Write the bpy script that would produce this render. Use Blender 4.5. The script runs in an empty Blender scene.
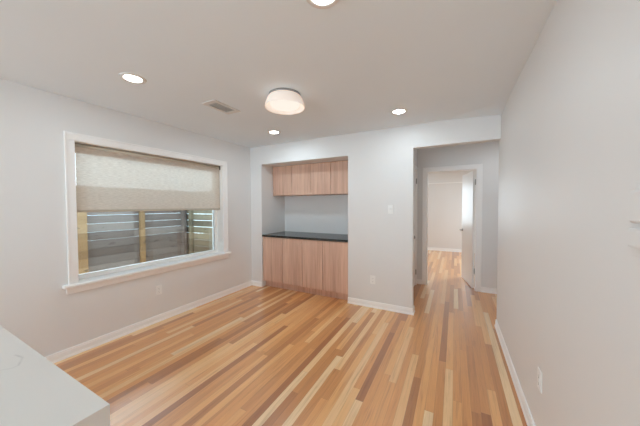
import bpy, bmesh, math, random
from mathutils import Vector, Matrix

scene = bpy.context.scene
COL = scene.collection

# ------------------------------------------------------------------ camera
cam_d = bpy.data.cameras.new('camera')
cam_d.sensor_width = 36.0
cam_d.lens = 36.0 * 255.3 / 640.0
cam_d.clip_start = 0.02
cam_d.clip_end = 200
cam = bpy.data.objects.new('camera', cam_d)
COL.objects.link(cam)
YAW, PITCH, ROLL = 0.485824, -0.0282868, -0.0040898
fwd = Vector((-math.sin(YAW) * math.cos(PITCH), math.cos(YAW) * math.cos(PITCH), math.sin(PITCH)))
rt0 = Vector((math.cos(YAW), math.sin(YAW), 0))
up0 = rt0.cross(fwd)
rt = rt0 * math.cos(ROLL) + up0 * math.sin(ROLL)
up = rt.cross(fwd)
M = Matrix((rt, up, -fwd)).transposed().to_4x4()
M.translation = Vector((0, 0, 1.41482))
cam.matrix_world = M
scene.camera = cam

# ------------------------------------------------------------------ world (bright overcast sky) and exposure
world = bpy.data.worlds.new('sky')
scene.world = world
world.use_nodes = True
wn = world.node_tree.nodes
wn['Background'].inputs['Color'].default_value = (0.67, 0.865, 1.0, 1)
wn['Background'].inputs['Strength'].default_value = 8.0

vs = scene.view_settings
vs.view_transform = 'Standard'
vs.look = 'None'
vs.gamma = 1.0
vs.use_curve_mapping = False
vs.exposure = -0.39
scene.cycles.use_denoising = True
scene.cycles.max_bounces = 14
scene.cycles.diffuse_bounces = 8
scene.cycles.glossy_bounces = 4
scene.cycles.transparent_max_bounces = 16
scene.cycles.caustics_reflective = False
scene.cycles.caustics_refractive = False
scene.cycles.sample_clamp_indirect = 4.0


def area(name, loc, rot, sx, sy, watts, color, shape='RECTANGLE'):
    l = bpy.data.lights.new(name, 'AREA')
    l.shape = shape
    l.size = sx
    l.size_y = sy
    l.energy = watts
    l.color = color
    o = bpy.data.objects.new(name, l)
    COL.objects.link(o)
    o.location = loc
    o.rotation_euler = rot
    return o


LAMP = (0.72, 0.89, 1.0)
# added fill lamp behind the camera, standing in for unseen kitchen daylight
area('kitchen_fill', (-1.45, -3.9, 1.3), (math.radians(90), 0, 0), 2.5, 2.0, 26.0, (0.78, 0.915, 1.0))
# unseen fill lamps added behind the camera to even out the room
for kx, ky in ((-2.2, -0.6), (-0.6, -0.6), (-2.2, -2.3), (-0.6, -2.3)):
    area('kitchen_fill_lamp', (kx, ky, 2.425), (0, 0, 0), 0.12, 0.12, 1.0, LAMP, 'DISK')
# unseen overhead fill lamps added to brighten the hall and far room
area('hall_fill_light', (0.9, 4.2, 2.42), (0, 0, 0), 0.3, 0.3, 6, (0.93, 0.96, 1.0), 'DISK')
area('bedroom_fill_light', (0.9, 6.6, 2.42), (0, 0, 0), 0.3, 0.3, 60.0, (0.74, 0.90, 1.0), 'DISK')
area('bedroom_daylight', (-1.45, 8.72, 1.45), (math.radians(-90), 0, 0), 0.95, 1.2, 28.0, (0.74, 0.90, 1.0))


# ------------------------------------------------------------------ node helpers
class NT:
    def __init__(self, name):
        self.m = bpy.data.materials.new(name)
        self.m.use_nodes = True
        self.t = self.m.node_tree
        self.n = self.t.nodes
        self.n.clear()
        self.out = self.n.new('ShaderNodeOutputMaterial')

    def node(self, kind, **kw):
        nd = self.n.new(kind)
        for k, v in kw.items():
            setattr(nd, k, v)
        return nd

    def put(self, sock, v):
        if v is None:
            return
        if hasattr(v, 'links'):
            self.t.links.new(v, sock)
        else:
            sock.default_value = v

    def math(self, op, a, b=None, c=None, clamp=False):
        nd = self.node('ShaderNodeMath', operation=op, use_clamp=clamp)
        self.put(nd.inputs[0], a)
        self.put(nd.inputs[1], b)
        self.put(nd.inputs[2], c)
        return nd.outputs[0]

    def coords(self, kind='Object'):
        return self.node('ShaderNodeTexCoord').outputs[kind]

    def sep(self, v):
        nd = self.node('ShaderNodeSeparateXYZ')
        self.put(nd.inputs[0], v)
        return nd.outputs

    def comb(self, x, y, z):
        nd = self.node('ShaderNodeCombineXYZ')
        self.put(nd.inputs[0], x)
        self.put(nd.inputs[1], y)
        self.put(nd.inputs[2], z)
        return nd.outputs[0]

    def noise(self, v, scale, detail=3, rough=0.5, dist=0.0, dims='3D'):
        nd = self.node('ShaderNodeTexNoise', noise_dimensions=dims)
        self.put(nd.inputs['Vector'], v)
        nd.inputs['Scale'].default_value = scale
        nd.inputs['Detail'].default_value = detail
        nd.inputs['Roughness'].default_value = rough
        nd.inputs['Distortion'].default_value = dist
        return nd.outputs['Fac']

    def white(self, v, dims='2D'):
        nd = self.node('ShaderNodeTexWhiteNoise', noise_dimensions=dims)
        if dims == '1D':
            self.put(nd.inputs['W'], v)
        else:
            self.put(nd.inputs['Vector'], v)
        return nd.outputs

    def ramp(self, fac, stops, interp='LINEAR'):
        nd = self.node('ShaderNodeValToRGB')
        cr = nd.color_ramp
        cr.interpolation = interp
        while len(cr.elements) < len(stops):
            cr.elements.new(0.5)
        for e, (p, c) in zip(cr.elements, stops):
            e.position = p
            e.color = (*c, 1) if len(c) == 3 else c
        self.put(nd.inputs[0], fac)
        return nd.outputs[0]

    def mix(self, fac, a, b, mode='MIX'):
        nd = self.node('ShaderNodeMix', data_type='RGBA', blend_type=mode)
        self.put(nd.inputs[0], fac)
        self.put(nd.inputs[6], a if hasattr(a, 'links') else (*a, 1))
        self.put(nd.inputs[7], b if hasattr(b, 'links') else (*b, 1))
        return nd.outputs[2]

    def bump(self, h, strength, dist=0.01):
        nd = self.node('ShaderNodeBump')
        nd.inputs['Strength'].default_value = strength
        nd.inputs['Distance'].default_value = dist
        self.put(nd.inputs['Height'], h)
        return nd.outputs[0]

    def bsdf(self, color, rough=0.5, metal=0.0, spec=0.5, normal=None, coat=0.0, coat_rough=0.1, coat_ior=1.5, emit=None, estr=0.0):
        nd = self.node('ShaderNodeBsdfPrincipled')
        self.put(nd.inputs['Base Color'], color if hasattr(color, 'links') else (*color, 1))
        self.put(nd.inputs['Roughness'], rough)
        nd.inputs['Metallic'].default_value = metal
        nd.inputs['Specular IOR Level'].default_value = spec
        nd.inputs['Coat Weight'].default_value = coat
        nd.inputs['Coat Roughness'].default_value = coat_rough
        nd.inputs['Coat IOR'].default_value = coat_ior
        if emit:
            nd.inputs['Emission Color'].default_value = (*emit, 1)
            nd.inputs['Emission Strength'].default_value = estr
        if normal is not None:
            self.put(nd.inputs['Normal'], normal)
        return nd.outputs[0]

    def done(self, shader):
        self.t.links.new(shader, self.out.inputs['Surface'])
        return self.m


def paint(name, color, rough=0.5, spec=0.4, bump=0.03, var=0.02):
    t = NT(name)
    co = t.coords()
    n1 = t.noise(co, 1.3, 2)
    c = t.mix(n1, tuple(v * (1 - var) for v in color), tuple(min(1, v * (1 + var)) for v in color))
    nb = t.noise(co, 160, 2)
    return t.done(t.bsdf(c, rough, 0, spec, t.bump(nb, bump, 0.002)))


def plain(name, color, rough=0.5, metal=0.0, spec=0.5, **kw):
    t = NT(name)
    n1 = t.noise(t.coords(), 40, 2)
    c = t.mix(n1, tuple(v * 0.96 for v in color), tuple(min(1, v * 1.04) for v in color))
    return t.done(t.bsdf(c, rough, metal, spec, **kw))


def emitter(name, color, strength):
    t = NT(name)
    e = t.node('ShaderNodeEmission')
    e.inputs['Color'].default_value = (*color, 1)
    e.inputs['Strength'].default_value = strength
    return t.done(e.outputs[0])


def floor_material():
    t = NT('oak_strip_flooring')
    x, y, z = t.sep(t.coords())
    w = 0.0572
    xr = t.math('DIVIDE', x, w)
    row = t.math('FLOOR', xr)
    r1 = t.white(row, '1D')[0]
    r2 = t.white(t.math('ADD', row, 91.7), '1D')[0]
    length = t.math('MULTIPLY_ADD', r2, 1.3, 0.9)
    yy = t.math('DIVIDE', t.math('MULTIPLY_ADD', r1, 9.3, y), length)
    pl = t.math('FLOOR', yy)
    wh = t.white(t.comb(row, pl, 0), '2D')
    pid = wh[0]
    pid2 = t.sep(wh[1])
    base = t.ramp(pid, FLOOR_STOPS)
    # grain: long streaks along the plank, shifted per plank
    gv = t.comb(t.math('MULTIPLY_ADD', x, 42.0, t.math('MULTIPLY', pid2[1], 40)),
                t.math('MULTIPLY_ADD', y, 1.6, t.math('MULTIPLY', pid2[2], 40)), 0)
    g = t.noise(gv, 1.0, 5, 0.62, 0.6)
    gr = t.ramp(g, [(0.28, (0.62, 0.54, 0.47)), (0.48, (1, 1, 1)), (0.60, (1.0, 1.0, 1.0)), (0.78, (1.22, 1.28, 1.35))])
    c = t.mix(0.75, base, gr, 'MULTIPLY')
    gv2 = t.comb(t.math('MULTIPLY', x, 160.0), t.math('MULTIPLY', y, 6.0), pid2[1])
    g2 = t.noise(gv2, 1.0, 2, 0.6)
    c = t.mix(0.35, c, t.ramp(g2, [(0.35, (0.8, 0.76, 0.72)), (0.6, (1, 1, 1))]), 'MULTIPLY')
    # seams
    fx = t.math('FRACT', xr)
    ex = t.math('MINIMUM', fx, t.math('SUBTRACT', 1.0, fx))
    fy = t.math('MULTIPLY', t.math('FRACT', yy), length)
    seam = t.math('MINIMUM', t.math('DIVIDE', ex, 0.022, clamp=True), t.math('DIVIDE', fy, 0.003, clamp=True))
    c = t.mix(seam, t.mix(0.45, c, (0.12, 0.06, 0.03)), c)
    rough = t.math('MULTIPLY_ADD', g, 0.10, FLOOR_ROUGH)
    nrm = t.bump(t.math('MULTIPLY_ADD', g2, 0.2, seam), 0.10, 0.001)
    return t.done(t.bsdf(c, rough, 0, 0.5, nrm, coat=1.0, coat_rough=0.24, coat_ior=1.7))


FLOOR_STOPS = [(0.0, (0.40, 0.140, 0.038)), (0.18, (0.60, 0.250, 0.074)), (0.5, (0.77, 0.350, 0.112)),
               (0.76, (0.85, 0.435, 0.165)), (0.88, (0.89, 0.54, 0.25)), (1.0, (0.92, 0.66, 0.38))]
FLOOR_ROUGH = 0.34


def cabinet_wood():
    t = NT('rift_oak_veneer')
    oi = t.node('ShaderNodeObjectInfo').outputs['Random']
    x, y, z = t.sep(t.coords())
    off = t.math('MULTIPLY', oi, 30)
    v = t.comb(t.math('MULTIPLY_ADD', x, 26, off), t.math('MULTIPLY', y, 26), t.math('MULTIPLY_ADD', z, 0.9, off))
    g = t.noise(v, 1.0, 5, 0.6, 0.5)
    v2 = t.comb(t.math('MULTIPLY_ADD', x, 7, off), t.math('MULTIPLY', y, 7), t.math('MULTIPLY', z, 0.35))
    g1 = t.noise(v2, 1.0, 2, 0.5)
    c = t.ramp(g, [(0.25, WOOD[0]), (0.5, WOOD[1]), (0.75, WOOD[2])])
    c = t.mix(0.6, c, t.ramp(g1, [(0.3, (0.86, 0.80, 0.78)), (0.7, (1.08, 1.08, 1.06))]), 'MULTIPLY')
    v3 = t.comb(t.math('MULTIPLY_ADD', x, 150, off), t.math('MULTIPLY', y, 150), t.math('MULTIPLY', z, 5))
    g3 = t.noise(v3, 1.0, 2)
    c = t.mix(0.3, c, t.ramp(g3, [(0.35, (0.75, 0.7, 0.68)), (0.6, (1, 1, 1))]), 'MULTIPLY')
    return t.done(t.bsdf(c, 0.48, 0, 0.35, t.bump(g3, 0.05, 0.001)))


WOOD = [(0.54, 0.335, 0.245), (0.70, 0.465, 0.355), (0.80, 0.575, 0.45)]


def quartz():
    t = NT('white_veined_quartz')
    co = t.coords()
    wob = t.noise(co, 14, 4, 0.6)
    x, y, z = t.sep(co)
    d = t.math('MULTIPLY', t.math('SUBTRACT', wob, 0.5), 0.02)
    px, py = t.math('ADD', x, d), t.math('SUBTRACT', y, d)
    best = None
    pts = VEIN
    pts = [(vx + 1.663, vy + 0.1535) for vx, vy in pts]     # relative to the island's base
    for (ax, ay), (bx, by) in zip(pts[:-1], pts[1:]):
        dx, dy = bx - ax, by - ay
        L2 = dx * dx + dy * dy
        ux, uy = t.math('SUBTRACT', px, ax), t.math('SUBTRACT', py, ay)
        h = t.math('DIVIDE', t.math('ADD', t.math('MULTIPLY', ux, dx), t.math('MULTIPLY', uy, dy)), L2, clamp=True)
        qx = t.math('SUBTRACT', ux, t.math('MULTIPLY', h, dx))
        qy = t.math('SUBTRACT', uy, t.math('MULTIPLY', h, dy))
        s = t.math('SQRT', t.math('ADD', t.math('MULTIPLY', qx, qx), t.math('MULTIPLY', qy, qy)))
        best = s if best is None else t.math('MINIMUM', best, s)
    line = t.math('SUBTRACT', 1.0, t.math('DIVIDE', best, 0.005, clamp=True))
    n2 = t.noise(co, 2.2, 5, 0.6, 1.2)
    ln2 = t.math('SUBTRACT', 1.0, t.math('DIVIDE', t.math('ABSOLUTE', t.math('SUBTRACT', n2, 0.62)), 0.006, clamp=True))
    fac = t.math('MAXIMUM', t.math('MULTIPLY', line, t.math('MULTIPLY_ADD', t.noise(co, 40, 2), 1.4, -0.25, clamp=True)), t.math('MULTIPLY', ln2, 0.10))
    cloud = t.noise(co, 3.0, 3)
    base = t.mix(cloud, (0.67, 0.645, 0.61), (0.72, 0.695, 0.66))
    c = t.mix(fac, base, (0.46, 0.44, 0.42))
    return t.done(t.bsdf(c, 0.28, 0, 0.45))


VEIN = [(-1.32, 0.196), (-1.240, 0.222), (-1.224, 0.244), (-1.227, 0.259), (-1.275, 0.276), (-1.325, 0.272)]


def blackstone():
    t = NT('black_soapstone')
    co = t.coords()
    n = t.noise(co, 4, 5, 0.6, 1.0)
    v = t.math('SUBTRACT', 1.0, t.math('DIVIDE', t.math('ABSOLUTE', t.math('SUBTRACT', n, 0.52)), 0.012, clamp=True))
    c = t.mix(t.math('MULTIPLY', v, 0.35), (0.022, 0.024, 0.022), (0.25, 0.24, 0.22))
    return t.done(t.bsdf(c, 0.22, 0, 0.5))


def shade_fabric():
    t = NT('linen_roller_fabric')
    x, y, z = t.sep(t.coords())
    g = t.noise(t.comb(0, t.math('MULTIPLY', y, 22), t.math('MULTIPLY', z, 130)), 1.0, 3, 0.6)
    g2 = t.noise(t.comb(0, t.math('MULTIPLY', y, 400), t.math('MULTIPLY', z, 25)), 1.0, 2, 0.5)
    c = t.mix(t.ramp(g, [(0.3, (0, 0, 0)), (0.7, (1, 1, 1))]), (0.66, 0.55, 0.455), (0.86, 0.745, 0.64))
    c = t.mix(t.math('MULTIPLY', g2, 0.4), c, (0.60, 0.50, 0.40))
    df = t.node('ShaderNodeBsdfDiffuse')
    tl = t.node('ShaderNodeBsdfTranslucent')
    tp = t.node('ShaderNodeBsdfTransparent')
    t.put(df.inputs['Color'], c)
    t.put(tl.inputs['Color'], c)
    tp.inputs['Color'].default_value = (1.0, 0.95, 0.88, 1)
    m1 = t.node('ShaderNodeMixShader')
    m1.inputs[0].default_value = 0.36
    t.t.links.new(df.outputs[0], m1.inputs[1])
    t.t.links.new(tl.outputs[0], m1.inputs[2])
    m2 = t.node('ShaderNodeMixShader')
    t.put(m2.inputs[0], t.math('MULTIPLY_ADD', g, 0.05, SHADE_OPEN))
    t.t.links.new(m1.outputs[0], m2.inputs[1])
    t.t.links.new(tp.outputs[0], m2.inputs[2])
    return t.done(m2.outputs[0])


SHADE_OPEN = 0.018


def pane_glass():
    t = NT('window_glass')
    fr = t.node('ShaderNodeFresnel')
    fr.inputs['IOR'].default_value = 1.5
    tp = t.node('ShaderNodeBsdfTransparent')
    tp.inputs['Color'].default_value = (0.96, 0.975, 0.97, 1)
    gl = t.node('ShaderNodeBsdfGlossy')
    gl.inputs['Roughness'].default_value = 0.02
    m = t.node('ShaderNodeMixShader')
    t.put(m.inputs[0], fr.outputs[0])
    t.t.links.new(tp.outputs[0], m.inputs[1])
    t.t.links.new(gl.outputs[0], m.inputs[2])
    return t.done(m.outputs[0])


def fence_wood(name, stops, axis):
    """weathered boards, one tone per board (board pitch along z)"""
    t = NT(name)
    x, y, z = t.sep(t.coords())
    along = y if axis == 'y' else x
    b = t.math('FLOOR', t.math('DIVIDE', t.math('ADD', z, 0.0666), 0.1366))
    seg = t.math('FLOOR', t.math('DIVIDE', along, 0.93))
    r = t.white(t.comb(b, seg, 0), '2D')[0]
    g = t.noise(t.comb(t.math('MULTIPLY', along, 3.0), t.math('MULTIPLY', z, 60), r), 1.0, 5, 0.65, 0.5)
    k = t.noise(t.comb(t.math('MULTIPLY', along, 6.0), t.math('MULTIPLY', z, 12), r), 1.0, 3)
    fac = t.math('ADD', t.math('MULTIPLY', r, 0.6), t.math('MULTIPLY', g, 0.42))
    c = t.ramp(fac, stops)
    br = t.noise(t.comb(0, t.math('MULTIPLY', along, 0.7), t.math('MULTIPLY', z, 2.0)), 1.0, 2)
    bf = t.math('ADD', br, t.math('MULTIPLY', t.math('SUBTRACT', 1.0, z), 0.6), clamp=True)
    c = t.mix(bf, c, t.mix(1.0, c, (1.45, 1.12, 0.86), 'MULTIPLY'))  # greyer at the top, browner towards the bottom
    c = t.mix(t.math('MULTIPLY', t.math('GREATER_THAN', k, 0.66), 0.6), c, (0.05, 0.03, 0.02))
    return t.done(t.bsdf(c, 0.8, 0, 0.2))


MAT = dict(
    wall=paint('warm_white_wall_paint', (0.79, 0.79, 0.785), 0.45, 0.4),
    ceil=paint('ceiling_paint', (0.815, 0.878, 0.925), 0.7, 0.2),
    trim=paint('white_trim_paint', (0.95, 0.95, 0.945), 0.30, 0.5, 0.01, 0.01),
    door=paint('white_door_paint', (0.89, 0.89, 0.88), 0.34, 0.5, 0.01, 0.01),
    floor=floor_material(),
    wood=cabinet_wood(),
    quartz=quartz(),
    black=blackstone(),
    shade=shade_fabric(),
    hem=plain('shade_hem_fabric', (0.52, 0.45, 0.36), 0.8, 0, 0.2),
    bracket=plain('dark_bronze', (0.05, 0.04, 0.035), 0.45, 0.6),
    glass=pane_glass(),
    vinyl=plain('white_vinyl', (0.93, 0.91, 0.875), 0.35),
    plastic=plain('white_plastic', (0.90, 0.90, 0.885), 0.35),
    slot=plain('dark_slot', (0.06, 0.06, 0.06), 0.6),
    steel=plain('satin_nickel', (0.30, 0.29, 0.28), 0.32, 0.9),
    canopy=plain('canopy_nickel', (0.36, 0.35, 0.34), 0.4, 0.5),
    ventw=plain('vent_enamel', (0.74, 0.73, 0.71), 0.45),
    ventd=plain('vent_shadow_metal', (0.52, 0.515, 0.50), 0.6),
    can=plain('downlight_baffle', (0.80, 0.79, 0.77), 0.4),
    lens=emitter('downlight_lens', (1.0, 0.97, 0.92), 45.0),
    domeglow=emitter('lamp_diffuser_glow', (1.0, 0.91, 0.80), 1.32),
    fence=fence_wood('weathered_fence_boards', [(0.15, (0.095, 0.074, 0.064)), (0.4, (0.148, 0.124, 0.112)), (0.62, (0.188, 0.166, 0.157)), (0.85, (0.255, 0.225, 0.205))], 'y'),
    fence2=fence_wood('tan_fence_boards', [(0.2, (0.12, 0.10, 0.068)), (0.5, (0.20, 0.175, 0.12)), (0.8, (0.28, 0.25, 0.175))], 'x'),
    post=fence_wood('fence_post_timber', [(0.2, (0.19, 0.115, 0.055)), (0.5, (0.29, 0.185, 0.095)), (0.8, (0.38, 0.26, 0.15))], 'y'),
    ground=plain('yard_concrete', (0.24, 0.235, 0.22), 0.9),
)


def glass_shell():
    t = NT('opal_lamp_glass')
    return t.done(t.bsdf((0.86, 0.80, 0.75), 0.25, 0, 0.5, emit=(1.0, 0.80, 0.68), estr=0.40))


MAT['opal'] = glass_shell()


# ------------------------------------------------------------------ mesh helpers
class MB:
    def __init__(self):
        self.bm = bmesh.new()

    def box(self, x0, x1, y0, y1, z0, z1, bevel=0.0, mat=None):
        b = bmesh.new()
        bmesh.ops.create_cube(b, size=1)
        for v in b.verts:
            v.co = Vector(((x0 + x1) / 2 + v.co.x * (x1 - x0), (y0 + y1) / 2 + v.co.y * (y1 - y0), (z0 + z1) / 2 + v.co.z * (z1 - z0)))
        if bevel > 0:
            bmesh.ops.bevel(b, geom=b.edges[:], offset=bevel, segments=2, affect='EDGES', profile=0.5)
        if mat is not None:
            b.transform(mat)
        self._join(b)
        return self

    def _join(self, b):
        me = bpy.data.meshes.new('tmp')
        b.to_mesh(me)
        b.free()
        self.bm.from_mesh(me)
        bpy.data.meshes.remove(me)

    def lathe(self, prof, center, axis='z', seg=40, close=False):
        """prof: list of (radius, height along axis)"""
        b = bmesh.new()
        rings = []
        for r, h in prof:
            ring = []
            if r < 1e-6:
                ring = [b.verts.new((0, 0, h))]
            else:
                for i in range(seg):
                    a = 2 * math.pi * i / seg
                    ring.append(b.verts.new((r * math.cos(a), r * math.sin(a), h)))
            rings.append(ring)
        if close:
            rings.append(rings[0])
        for A, B in zip(rings[:-1], rings[1:]):
            n = max(len(A), len(B))
            for i in range(n):
                j = (i + 1) % n
                if len(A) == 1 and len(B) == 1:
                    continue
                if len(A) == 1:
                    b.faces.new((A[0], B[j], B[i]))
                elif len(B) == 1:
                    b.faces.new((A[i], A[j], B[0]))
                else:
                    b.faces.new((A[i], A[j], B[j], B[i]))
        rot = Matrix.Identity(4)
        if axis == 'x':
            rot = Matrix.Rotation(math.radians(90), 4, 'Y')
        elif axis == 'y':
            rot = Matrix.Rotation(math.radians(-90), 4, 'X')
        b.transform(Matrix.Translation(Vector(center)) @ rot)
        bmesh.ops.recalc_face_normals(b, faces=b.faces[:])
        for f in b.faces:
            f.smooth = True
        self._join(b)
        return self

    def sweep(self, prof, p0, p1, out, m0=0.0, m1=0.0):
        """extrude a profile [(depth, z)] from p0 to p1; depth grows along `out`; m0/m1 mitre slopes"""
        p0, p1, out = Vector((*p0, 0)), Vector((*p1, 0)), Vector((*out, 0))
        d = (p1 - p0).normalized()
        b = bmesh.new()
        A = [b.verts.new(p0 + out * q - d * (m0 * q) + Vector((0, 0, z))) for q, z in prof]
        B = [b.verts.new(p1 + out * q + d * (m1 * q) + Vector((0, 0, z))) for q, z in prof]
        n = len(prof)
        for i in range(n):
            j = (i + 1) % n
            b.faces.new((A[i], A[j], B[j], B[i]))
        b.faces.new(A)
        b.faces.new(B)
        bmesh.ops.recalc_face_normals(b, faces=b.faces[:])
        self._join(b)
        return self

    def build(self, name, mat, parent=None, origin=None):
        me = bpy.data.meshes.new(name)
        if origin is not None:
            self.bm.transform(Matrix.Translation(-Vector(origin)))
        self.bm.to_mesh(me)
        self.bm.free()
        me.materials.append(mat)
        o = bpy.data.objects.new(name, me)
        COL.objects.link(o)
        if origin is not None:
            o.location = origin
        if parent is not None:
            o.parent = parent
        return o


def struct(name, mb, mat):
    o = mb.build(name, mat)
    o['kind'] = 'structure'
    return o


def tag(o, label, cat, group=None):
    o['label'] = label
    o['category'] = cat
    if group:
        o['group'] = group
    return o


def thing(name, label, cat, loc, group=None):
    o = bpy.data.objects.new(name, None)
    o.empty_display_size = 0.1
    COL.objects.link(o)
    o.location = loc
    return tag(o, label, cat, group)


def part(name, mb, mat, parent):
    """mesh built in world coordinates -> child of a thing that stands unrotated at parent.location"""
    o = mb.build(name, mat)
    loc = Vector((0, 0, 0))
    p = parent
    while p is not None:
        loc += p.location
        p = p.parent
    o.data.transform(Matrix.Translation(-loc))
    o.parent = parent
    return o


# ------------------------------------------------------------------ dimensions
XL, XR, YB, H = -3.21, 0.443, 3.447, 2.44
YR = -4.0                      # kitchen end behind the camera
WT = 0.116                     # partition thickness
NX0, NX1, NZ, NY = -2.965, -1.363, 2.131, 4.13   # niche
OX0, OX1, OZ = -0.474, XR, 2.148                 # hall opening
HX0, HX1, HY = -0.605, 1.9, 4.88                 # hall
FX0, FX1, FY = -2.4, 2.2, 8.75                   # far room
WX = 0.2                       # outer wall thickness
WY0, WY1, WZ0, WZ1 = 1.073, 2.822, 0.682, 2.043  # window opening

# ------------------------------------------------------------------ shell
struct('floor', MB().box(XL - WX, 2.4, YR - 0.1, FY + 0.1, -0.12, 0.0), MAT['floor'])
m = MB()
b = bmesh.new()
# main room ceiling with the patched triangular corner by the hall opening
CA, CB = (-0.17, YB + 0.001), (XR, 3.046)
CC = -0.04
z = H
vs_ = [(XL - WX, YR - 0.1, z), (XR + 0.1, YR - 0.1, z), (XR + 0.1, CB[1], z), (CB[0], CB[1], z), (CA[0], CA[1], z), (XL - WX, CA[1], z)]
lo = [b.verts.new(v) for v in vs_]
hi = [b.verts.new((v[0], v[1], z + 0.15)) for v in vs_]
cl = b.verts.new((XR + 0.1, YB, z + CC))
ch = b.verts.new((XR + 0.1, YB, z + 0.15))
b.faces.new(lo)
b.faces.new((lo[4], lo[3], lo[2], cl))
b.faces.new(hi[::-1])
b.faces.new((hi[4], ch, hi[2], hi[3]))
bmesh.ops.recalc_face_normals(b, faces=b.faces[:])
m._join(b)
m.box(XL - WX, XR + 0.1, YB + 0.002, YB + WT, H, H + 0.15)
m.box(HX0 - 0.1, HX1 + 0.1, YB + WT, HY, H, H + 0.15)
m.box(FX0 - 0.1, FX1 + 0.1, HY, FY + 0.1, H, H + 0.15)
struct('ceiling', m, MAT['ceil'])

m = MB()
m.box(XL - WX, XL, YR - 0.1, WY0, 0, H)
m.box(XL - WX, XL, WY1, YB + WT, 0, H)
m.box(XL - WX, XL, WY0, WY1, 0, WZ0)
m.box(XL - WX, XL, WY0, WY1, WZ1, H)
struct('wall_left', m, MAT['wall'])

struct('wall_right', MB().box(XR, XR + 0.116, YR, YB + WT, 0, H), MAT['wall'])

m = MB()
m.box(XL, NX0, YB, YB + WT, 0, H)
m.box(NX0, NX1, YB, YB + WT, NZ, H)
m.box(NX1, OX0, YB, YB + WT, 0, H)
m.box(OX0, OX1, YB, YB + WT, OZ, H + 0.04)
# niche box
m.box(NX0 - 0.1, NX0, YB + WT, NY + 0.1, 0, H)
m.box(NX1, NX1 + 0.1, YB + WT, NY + 0.1, 0, H)
m.box(NX0, NX1, NY, NY + 0.1, 0, H)
m.box(NX0, NX1, YB + WT, NY, NZ, NZ + 0.1)
struct('wall_back', m, MAT['wall'])

m = MB()
m.box(XL, -2.75, YR - 0.1, YR, 0, H)
m.box(-0.15, XR, YR - 0.1, YR, 0, H)
m.box(-2.75, -0.15, YR - 0.1, YR, 2.3, H)
m.box(-2.75, -0.15, YR - 0.1, YR, 0, 0.05)
struct('wall_front', m, MAT['wall'])

# hall: left wall holds a door, far wall holds the open door
DY0, DY1, DZ = 4.02, 4.785, 2.03
m = MB()
m.box(HX0 - 0.1, HX0, YB + WT, DY0, 0, H)
m.box(HX0 - 0.1, HX0, DY1, HY, 0, H)
m.box(HX0 - 0.1, HX0, DY0, DY1, DZ, H)
struct('wall_hall_left', m, MAT['wall'])
struct('wall_hall_front', MB().box(XR + 0.116, HX1 + 0.1, YB, YB + WT, 0, H + 0.1), MAT['wall'])
struct('wall_hall_right', MB().box(HX1, HX1 + 0.1, YB + WT, HY, 0, H), MAT['wall'])
FT = 0.12
PX0, PX1, PZ = -0.447, 0.325, 2.018
m = MB()
m.box(FX0, PX0, HY, HY + FT, 0, H)
m.box(PX1, FX1, HY, HY + FT, 0, H)
m.box(PX0, PX1, HY, HY + FT, PZ, H)
struct('wall_hall_far', m, MAT['wall'])
m = MB()
m.box(FX0, FX1, FY, FY + 0.1, 0, H)
struct('wall_bedroom_far', m, MAT['wall'])
struct('wall_bedroom_left', MB().box(FX0 - 0.1, FX0, HY, FY + 0.1, 0, H), MAT['wall'])
struct('wall_bedroom_right', MB().box(FX1, FX1 + 0.1, HY, FY + 0.1, 0, H), MAT['wall'])

# ------------------------------------------------------------------ baseboards
BB = [(0, 0), (0.019, 0), (0.019, 0.014), (0.013, 0.022), (0.012, 0.062), (0.0095, 0.068), (0.0095, 0.078), (0.006, 0.083), (0, 0.083)]
struct('baseboard_left', MB().sweep(BB, (XL, 0.6), (XL, YB), (1, 0), 0, -1), MAT['trim'])
m = MB()
m.sweep(BB, (XL, YB), (NX0, YB), (0, -1), -1, 0)
m.sweep(BB, (NX1, YB), (OX0, YB), (0, -1), 0, 1)
m.sweep(BB, (OX0, YB), (OX0, YB + WT), (1, 0), 1, 0)
struct('baseboard_back', m, MAT['trim'])
m = MB()
m.sweep(BB, (XR, YR), (XR, YB + WT), (-1, 0), 0, 0)
struct('baseboard_right', m, MAT['trim'])
m = MB()
m.sweep(BB, (PX1 + 0.066, HY), (HX1, HY), (0, -1), 0, -1)
m.sweep(BB, (HX0, HY), (PX0 - 0.06, HY), (0, -1), -1, 0)
struct('baseboard_hall', m, MAT['trim'])
struct('baseboard_bedroom', MB().sweep(BB, (FX0, FY), (FX1, FY), (0, -1), 0, 0), MAT['trim'])
struct('trim_1', MB().box(FX0, FX1, FY - 0.018, FY, 2.085, 2.11, 0.004), MAT['trim'])

# ------------------------------------------------------------------ window
GX = XL - 0.155
win = struct('window_1', MB()
             .box(GX - 0.03, GX + 0.03, WY0, WY0 + 0.047, WZ0, WZ1, 0.004)
             .box(GX - 0.03, GX + 0.03, WY1 - 0.05, WY1, WZ0, WZ1, 0.004)
             .box(GX - 0.03, GX + 0.03, WY0 + 0.047, WY1 - 0.05, WZ0, WZ0 + 0.043, 0.004)
             .box(GX - 0.03, GX + 0.03, WY0 + 0.047, WY1 - 0.05, WZ1 - 0.085, WZ1, 0.004), MAT['vinyl'])
MB().box(GX - 0.004, GX + 0.004, WY0 + 0.04, WY1 - 0.043, WZ0 + 0.036, WZ1 - 0.078).build('window_pane', MAT['glass'], win)
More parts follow.
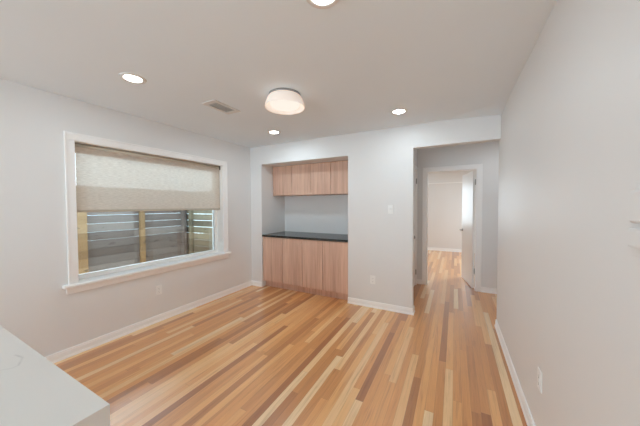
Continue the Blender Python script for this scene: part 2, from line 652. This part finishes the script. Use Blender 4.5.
# jamb liner and casing
jm = MB()
jm.box(GX + 0.03, XL, WY1 - 0.004, WY1, WZ0, WZ1)
jm.box(GX + 0.03, XL, WY0, WY0 + 0.004, WZ0, WZ1)
jm.box(GX + 0.03, XL, WY0 + 0.004, WY1 - 0.004, WZ1 - 0.004, WZ1)
jm.build('window_jamb', MAT['vinyl'], win)
cs = MB()
CW = 0.064
cs.box(XL, XL + 0.014, WY0 - CW, WY0, WZ0, WZ1, 0.003)
cs.box(XL, XL + 0.014, WY1, WY1 + CW + 0.012, WZ0, WZ1, 0.003)
cs.box(XL, XL + 0.014, WY0 - CW, WY1 + CW + 0.012, WZ1, WZ1 + CW, 0.003)
cs.box(XL, XL + 0.020, WY0 - CW - 0.01, WY0 - CW + 0.006, WZ0, WZ1 + CW + 0.01, 0.003)
cs.box(XL, XL + 0.020, WY1 + CW + 0.006, WY1 + CW + 0.022, WZ0, WZ1 + CW + 0.01, 0.003)
cs.box(XL, XL + 0.020, WY0 - CW + 0.006, WY1 + CW + 0.006, WZ1 + CW - 0.006, WZ1 + CW + 0.01, 0.003)
cs.build('window_casing', MAT['trim'], win)
MB().box(GX + 0.03, XL + 0.055, WY0 - 0.118, WY1 + 0.118, WZ0 - 0.028, WZ0 + 0.001, 0.007).build('window_stool', MAT['trim'], win)
MB().box(XL, XL + 0.018, WY0 - 0.09, WY1 + 0.09, WZ0 - 0.088, WZ0 - 0.028, 0.004).build('window_apron', MAT['trim'], win)

# ------------------------------------------------------------------ roller shade
SX = XL - 0.05
sh = thing('roller_shade', 'beige linen roller shade half lowered over the window', 'window shade', (SX, (WY0 + WY1) / 2, WZ1 - 0.03))
S0, S1 = WY0 + 0.022, WY1 - 0.012
m = MB()
b = bmesh.new()
n = 24
rows = []
for i in range(n + 1):
    zz = 1.372 + (2.012 - 1.372) * i / n
    rows.append([b.verts.new((SX + 0.0006 * math.sin(i * 1.7), S0 + (S1 - S0) * k / 30, zz)) for k in range(31)])
for i in range(n):
    for k in range(30):
        b.faces.new((rows[i][k], rows[i][k + 1], rows[i + 1][k + 1], rows[i + 1][k]))
m._join(b)
fab = part('fabric_panel', m, MAT['shade'], sh)
part('hem_bar', MB().box(SX - 0.006, SX + 0.006, S0, S1, 1.360, 1.384, 0.004), MAT['hem'], sh)
part('roller_tube', MB().lathe([(0.0, S0), (0.024, S0), (0.024, S1), (0.0, S1)], (SX - 0.02, 0, 2.012), 'y', 24), MAT['hem'], sh)
for y0 in (WY0 + 0.004, WY1 - 0.012):
    part('bracket', MB().box(SX - 0.045, SX + 0.012, y0, y0 + 0.010, 1.980, 2.039, 0.002), MAT['bracket'], sh)
part('chain_clip', MB().box(SX - 0.012, SX + 0.012, WY1 - 0.016, WY1 - 0.004, 0.86, 0.90, 0.003), MAT['plastic'], sh)

# ------------------------------------------------------------------ yard fence outside
struct('ground', MB().box(-14, XL - WX, -6, 12, -0.45, -0.3), MAT['ground'])
FXX = -5.2
fn = thing('wood_fence', 'weathered grey horizontal board fence running parallel behind the window', 'fence', (FXX, 1.6, -0.3))
zz = 1.6825
bd = MB()
P = 0.1366
bds = [(zz + 0.0022, 1.745)]
while zz > -0.28:
    bds.append((zz - P + 0.0022, zz))
    zz -= P
for z0, z1 in bds:
    bd.box(FXX - 0.012, FXX + 0.012, -2.0, 3.584, z0, z1, 0.004)
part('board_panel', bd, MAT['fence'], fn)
for y0, y1 in ((-0.05, 0.04), (1.70, 1.842), (2.618, 2.694)):
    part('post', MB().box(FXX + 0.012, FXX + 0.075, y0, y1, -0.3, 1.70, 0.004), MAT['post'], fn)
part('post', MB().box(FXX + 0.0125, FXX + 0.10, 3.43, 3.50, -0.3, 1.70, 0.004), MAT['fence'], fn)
fr = thing('side_fence', 'tan board fence return at right, meeting the grey fence in a corner', 'fence', (-4.2, 3.6, -0.3))
bd = MB()
for z0, z1 in bds:
    bd.box(FXX - 0.012, -3.45, 3.585, 3.609, z0 - 0.0195, z1 - 0.023, 0.003)
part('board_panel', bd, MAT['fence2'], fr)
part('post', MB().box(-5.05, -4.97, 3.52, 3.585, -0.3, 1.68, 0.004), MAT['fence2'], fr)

# ------------------------------------------------------------------ niche cabinets
CY = YB + 0.012
splits = [NX0 + 0.006, -2.545, -2.155, -1.785, NX1 - 0.004]
bc = thing('base_cabinet', 'four door flat front oak base cabinet standing under the black counter', 'cabinet', ((NX0 + NX1) / 2, 3.8, 0))
part('body', MB().box(NX0 + 0.004, NX1 - 0.004, CY + 0.022, NY - 0.004, 0.108, 0.882), MAT['wood'], bc)
part('toe_kick', MB().box(NX0 + 0.004, NX1 - 0.004, CY + 0.075, CY + 0.093, 0.0, 0.105), MAT['wood'], bc)
for a, c in zip(splits[:-1], splits[1:]):
    part('door', MB().box(a + 0.0035, c - 0.0035, CY, CY + 0.02, 0.114, 0.878, 0.001), MAT['wood'], bc)
wt = MB().box(NX0 + 0.001, NX1 - 0.001, CY - 0.012, NY - 0.001, 0.8825, 0.916, 0.002).build('countertop', MAT['black'])
tag(wt, 'black stone countertop lying on the oak base cabinet in the niche', 'countertop')
UY = 3.755
uc = thing('wall_cabinet', 'four door flat front oak wall cabinet hung at top of the niche', 'cabinet', ((NX0 + NX1) / 2, 3.94, 1.6))
part('body', MB().box(NX0 + 0.003, NX1 - 0.003, UY + 0.022, NY - 0.003, 1.606, NZ - 0.002), MAT['wood'], uc)
for a, c in zip(splits[:-1], splits[1:]):
    part('door', MB().box(a + 0.0035, c - 0.0035, UY, UY + 0.02, 1.604, NZ - 0.006, 0.001), MAT['wood'], uc)

# ------------------------------------------------------------------ island in the foreground
IX0, IX1, IY0, IY1, IZ = -2.55, -0.776, -0.62, 0.313, 0.91
isl = thing('kitchen_island', 'white veined quartz waterfall island end in the bottom left foreground', 'kitchen island', ((IX0 + IX1) / 2, (IY0 + IY1) / 2, 0))
part('worktop', MB().box(IX0, IX1, IY0, IY1, IZ - 0.03, IZ), MAT['quartz'], isl)
part('waterfall_panel', MB().box(IX1 - 0.03, IX1, IY0, IY1, 0.0, IZ - 0.03), MAT['quartz'], isl)
part('body', MB().box(IX0 + 0.02, IX1 - 0.031, IY0 + 0.04, IY1 - 0.02, 0.0, IZ - 0.031), MAT['trim'], isl)


# ------------------------------------------------------------------ doors
def hinge(mbz, x, y):
    return MB().lathe([(0.0, mbz - 0.045), (0.0075, mbz - 0.045), (0.0075, mbz + 0.045), (0.0, mbz + 0.045)], (x, y, 0), 'z', 12)


# closed door in the hall's left wall
d1 = struct('door_1', MB().box(HX0 - 0.045, HX0 - 0.008, DY0 + 0.022, DY1 - 0.022, 0.008, DZ - 0.022, 0.002), MAT['door'])
fm = MB()
for a, c in ((DY0, DY0 + 0.02), (DY1 - 0.02, DY1)):
    fm.box(HX0 - 0.1, HX0, a, c, 0, DZ)
fm.box(HX0 - 0.1, HX0, DY0 + 0.02, DY1 - 0.02, DZ - 0.02, DZ)
fm.box(HX0, HX0 + 0.015, DY0 - 0.055, DY0 + 0.008, 0, DZ - 0.008, 0.003)
fm.box(HX0, HX0 + 0.015, DY1 - 0.008, DY1 + 0.055, 0, DZ - 0.008, 0.003)
fm.box(HX0, HX0 + 0.015, DY0 - 0.055, DY1 + 0.055, DZ - 0.008, DZ + 0.055, 0.003)
fm.build('door_casing', MAT['trim'], d1)
for hz in (1.84, 0.235):
    hinge(hz, HX0 + 0.006, DY1 - 0.02).build('hinge', MAT['steel'], d1)
MB().lathe([(0.0, 0), (0.026, 0), (0.026, 0.006), (0.010, 0.010), (0.010, 0.046), (0.024, 0.058), (0.027, 0.070), (0.020, 0.084), (0, 0.087)],
           (HX0 - 0.008, DY0 + 0.07, 0.93), 'x', 24).build('door_knob', MAT['steel'], d1)

# open door into the far room
HPX, HPY = PX1 - 0.022, HY + FT + 0.002
ang = math.atan2(0.98, -0.196)
DM = Matrix.Translation((HPX, HPY, 0)) @ Matrix.Rotation(ang, 4, 'Z')
# local: x from the hinge towards the free edge, y>0 is the side seen from the hall
d2 = struct('door_2', MB().box(0.003, 0.722, 0.0, 0.036, 0.01, PZ - 0.024, 0.002, DM), MAT['door'])
lv = MB()
lv.lathe([(0.0, 0), (0.026, 0), (0.026, 0.008), (0.010, 0.011), (0.010, 0.05), (0, 0.05)], (0, 0, 0), 'y', 20)
lv.bm.transform(Matrix.Translation((0.66, 0.036, 0)))
lv.box(0.545, 0.672, 0.076, 0.090, -0.009, 0.009, 0.004)
lv.bm.transform(DM @ Matrix.Translation((0, 0, 0.94)))
lv.build('door_handle', MAT['steel'], d2)
lv = MB().box(0.7205, 0.7245, 0.006, 0.030, 0.90, 0.98, 0.0, DM)
lv.build('latch_plate', MAT['steel'], d2)
fm = MB()
fm.box(PX0, PX0 + 0.02, HY, HY + FT, 0, PZ)
fm.box(PX1 - 0.02, PX1, HY, HY + FT, 0, PZ)
fm.box(PX0 + 0.02, PX1 - 0.02, HY, HY + FT, PZ - 0.02, PZ)
CWD = 0.068
fm.box(PX0 - CWD + 0.008, PX0 + 0.012, HY - 0.014, HY, 0, PZ - 0.012, 0.003)
fm.box(PX1 - 0.012, PX1 + CWD - 0.002, HY - 0.014, HY, 0, PZ - 0.012, 0.003)
fm.box(PX0 - CWD + 0.008, PX1 + CWD - 0.002, HY - 0.014, HY, PZ - 0.012, PZ + CWD - 0.006, 0.003)
fm.box(PX0 - CWD + 0.006, PX0 - CWD + 0.020, HY - 0.019, HY, 0, PZ + CWD - 0.02, 0.003)
fm.box(PX1 + CWD - 0.014, PX1 + CWD, HY - 0.019, HY, 0, PZ + CWD - 0.02, 0.003)
fm.box(PX0 - CWD + 0.006, PX1 + CWD, HY - 0.019, HY, PZ + CWD - 0.02, PZ + CWD - 0.006, 0.003)
fm.build('door_casing', MAT['trim'], d2)
for hz in (1.80, 0.30):
    MB().box(PX1 - 0.0225, PX1 - 0.0195, HY + 0.055, HY + FT - 0.004, hz - 0.045, hz + 0.045).build('hinge_leaf', MAT['steel'], d2)
    hinge(hz, HPX - 0.004, HPY + 0.008).build('hinge', MAT['steel'], d2)


# ------------------------------------------------------------------ electrical plates
def plate(kind, label, cat, origin, u, nrm, w=0.072, h=0.116, group=None):
    """wall plate centred at origin; u = along the wall, nrm = out of the wall"""
    t = thing(kind, label, cat, origin, group)
    R = Matrix((Vector(u), Vector((0, 0, 1)), Vector(nrm))).transposed().to_4x4()   # local x=u, y=up, z=out

    def lp(name, mb, mat, par):
        mb.bm.transform(R)
        return mb.build(name, mat, par)
    pl = lp('face_plate', MB().box(-w / 2, w / 2, -h / 2, h / 2, 0, 0.006, 0.002), MAT['plastic'], t)
    if kind == 'wall_outlet':
        for s in (-1, 1):
            rc = lp('receptacle', MB().box(-0.017, 0.017, s * 0.0195 - 0.0145, s * 0.0195 + 0.0145, 0.006, 0.008, 0.0008), MAT['plastic'], t)
            lp('slot', MB().box(-0.008, -0.006, s * 0.0195 - 0.003, s * 0.0195 + 0.006, 0.0078, 0.0084)
               .box(0.006, 0.008, s * 0.0195 - 0.003, s * 0.0195 + 0.005, 0.0078, 0.0084)
               .box(-0.0025, 0.0025, s * 0.0195 - 0.011, s * 0.0195 - 0.007, 0.0078, 0.0084), MAT['slot'], rc)
        lp('screw', MB().lathe([(0, 0.006), (0.003, 0.006), (0.003, 0.0072), (0, 0.0072)], (0, 0, 0), 'z', 10), MAT['plastic'], t)
    elif kind == 'light_switch':
        lp('toggle_collar', MB().box(-0.009, 0.009, -0.017, 0.017, 0.006, 0.0075, 0.0006), MAT['plastic'], t)
        tg = MB().box(-0.0045, 0.0045, -0.006, 0.006, 0, 0.018, 0.0015, Matrix.Translation((0, 0, 0.007)) @ Matrix.Rotation(math.radians(-30), 4, 'X'))
        lp('toggle', tg, MAT['plastic'], t)
        for sy in (-0.042, 0.042):
            lp('screw', MB().lathe([(0, 0.006), (0.003, 0.006), (0.003, 0.0072), (0, 0.0072)], (0, sy, 0), 'z', 10), MAT['plastic'], t)
    return t


plate('wall_outlet', 'white wall outlet low on the left wall under the window', 'outlet', (XL, 1.825, 0.388), (0, 1, 0), (1, 0, 0))
plate('wall_outlet', 'white wall outlet low on the pier between niche and hall opening', 'outlet', (-0.997, YB, 0.386), (1, 0, 0), (0, -1, 0))
plate('wall_outlet', 'white wall outlet low on the right wall above the baseboard', 'outlet', (XR, 1.86, 0.41), (0, 1, 0), (-1, 0, 0))
plate('light_switch', 'white toggle light switch on the pier left of the hall opening', 'light switch', (-0.755, YB, 1.362), (1, 0, 0), (0, -1, 0))

# control box cut by the right photo edge: body, cover lip and lower edge
wc = thing('wall_thermostat', 'small white control box on right wall, cut off by the right photo edge', 'thermostat', (XR, 0.965, 1.35))
part('face_plate', MB().box(XR - 0.003, XR, 0.86, 1.040, 1.272, 1.475, 0.0012), MAT['wall'], wc)
part('body', MB().box(XR - 0.018, XR - 0.0035, 0.88, 1.032, 1.297, 1.350, 0.007), MAT['wall'], wc)
part('cover', MB().box(XR - 0.018, XR - 0.0035, 0.88, 1.026, 1.364, 1.455, 0.007), MAT['wall'], wc)


# ------------------------------------------------------------------ ceiling fittings
def downlight(label, x, y, watts):
    t = thing('recessed_downlight', label, 'ceiling light', (x, y, H), 'recessed ceiling downlights')
    part('trim_ring', MB().lathe([(0.058, H - 0.002), (0.064, H - 0.007), (0.088, H - 0.005), (0.091, H - 0.0005), (0.06, H - 0.0005)], (x, y, 0), 'z', 48, True), MAT['can'], t)
    part('lens', MB().lathe([(0.0, H - 0.004), (0.058, H - 0.004), (0.058, H - 0.001), (0.0, H - 0.001)], (x, y, 0), 'z', 48), MAT['lens'], t)
    l = area('downlight_lamp', (x, y, H - 0.012), (0, 0, 0), 0.11, 0.11, watts, LAMP, 'DISK')
    l.parent = t
    l.location = (0, 0, -0.012)
    return t


DW = 4.2
downlight('round recessed downlight in ceiling above the near end of the window', -2.285, 1.135, DW)
downlight('smallest round recessed downlight, in the ceiling before the oak niche', -2.227, 2.865, DW * 1.75)
downlight('round recessed downlight in the ceiling before the hall opening', -0.548, 2.89, DW)
downlight('round recessed downlight cut off by the top edge of the photo', -0.575, 1.128, DW)

# drum ceiling lamp
LX, LY = -1.399, 1.964
dl = thing('flush_ceiling_lamp', 'round opal glass flush ceiling lamp glowing warm in mid ceiling', 'ceiling light', (LX, LY, H))
part('canopy', MB().lathe([(0, H), (0.145, H), (0.145, H - 0.016), (0.136, H - 0.020), (0, H - 0.020)], (LX, LY, 0), 'z', 56), MAT['canopy'], dl)
prof = [(0.134, H - 0.015), (0.148, H - 0.020), (0.158, H - 0.032), (0.168, H - 0.055), (0.177, H - 0.085), (0.184, H - 0.114), (0.182, H - 0.118),
        (0.178, H - 0.116), (0.171, H - 0.085), (0.162, H - 0.058), (0.151, H - 0.036), (0.142, H - 0.026), (0.134, H - 0.021)]
part('glass_shade', MB().lathe(prof, (LX, LY, 0), 'z', 64, True), MAT['opal'], dl)
part('diffuser', MB().lathe([(0, H - 0.110), (0.09, H - 0.109), (0.126, H - 0.104), (0.132, H - 0.096), (0.132, H - 0.03), (0, H - 0.03)], (LX, LY, 0), 'z', 56), MAT['domeglow'], dl)

# air vent
VX, VY = -2.145, 1.892
vt = thing('ceiling_vent', 'white louvred air vent in the ceiling beside the drum lamp', 'vent', (VX, VY, H))
fm = MB()
hx, hy, ix, iy = 0.095, 0.17, 0.060, 0.118
fm.box(VX - hx, VX + hx, VY - hy, VY - iy, H - 0.008, H, 0.002)
fm.box(VX - hx, VX + hx, VY + iy, VY + hy, H - 0.008, H, 0.002)
fm.box(VX - hx, VX - ix, VY - iy, VY + iy, H - 0.008, H, 0.002)
fm.box(VX + ix, VX + hx, VY - iy, VY + iy, H - 0.008, H, 0.002)
part('frame', fm, MAT['ventw'], vt)
part('backing', MB().box(VX - ix, VX + ix, VY - iy, VY + iy, H - 0.0015, H - 0.0002), MAT['ventd'], vt)
for i in range(9):
    yy = VY - iy + (i + 0.5) * (2 * iy / 9)
    part('louver', MB().box(-ix, ix, -0.008, 0.008, -0.0006, 0.0006, 0.0, Matrix.Translation((VX, yy, H - 0.006)) @ Matrix.Rotation(math.radians(35), 4, 'X')), MAT['ventw'], vt)
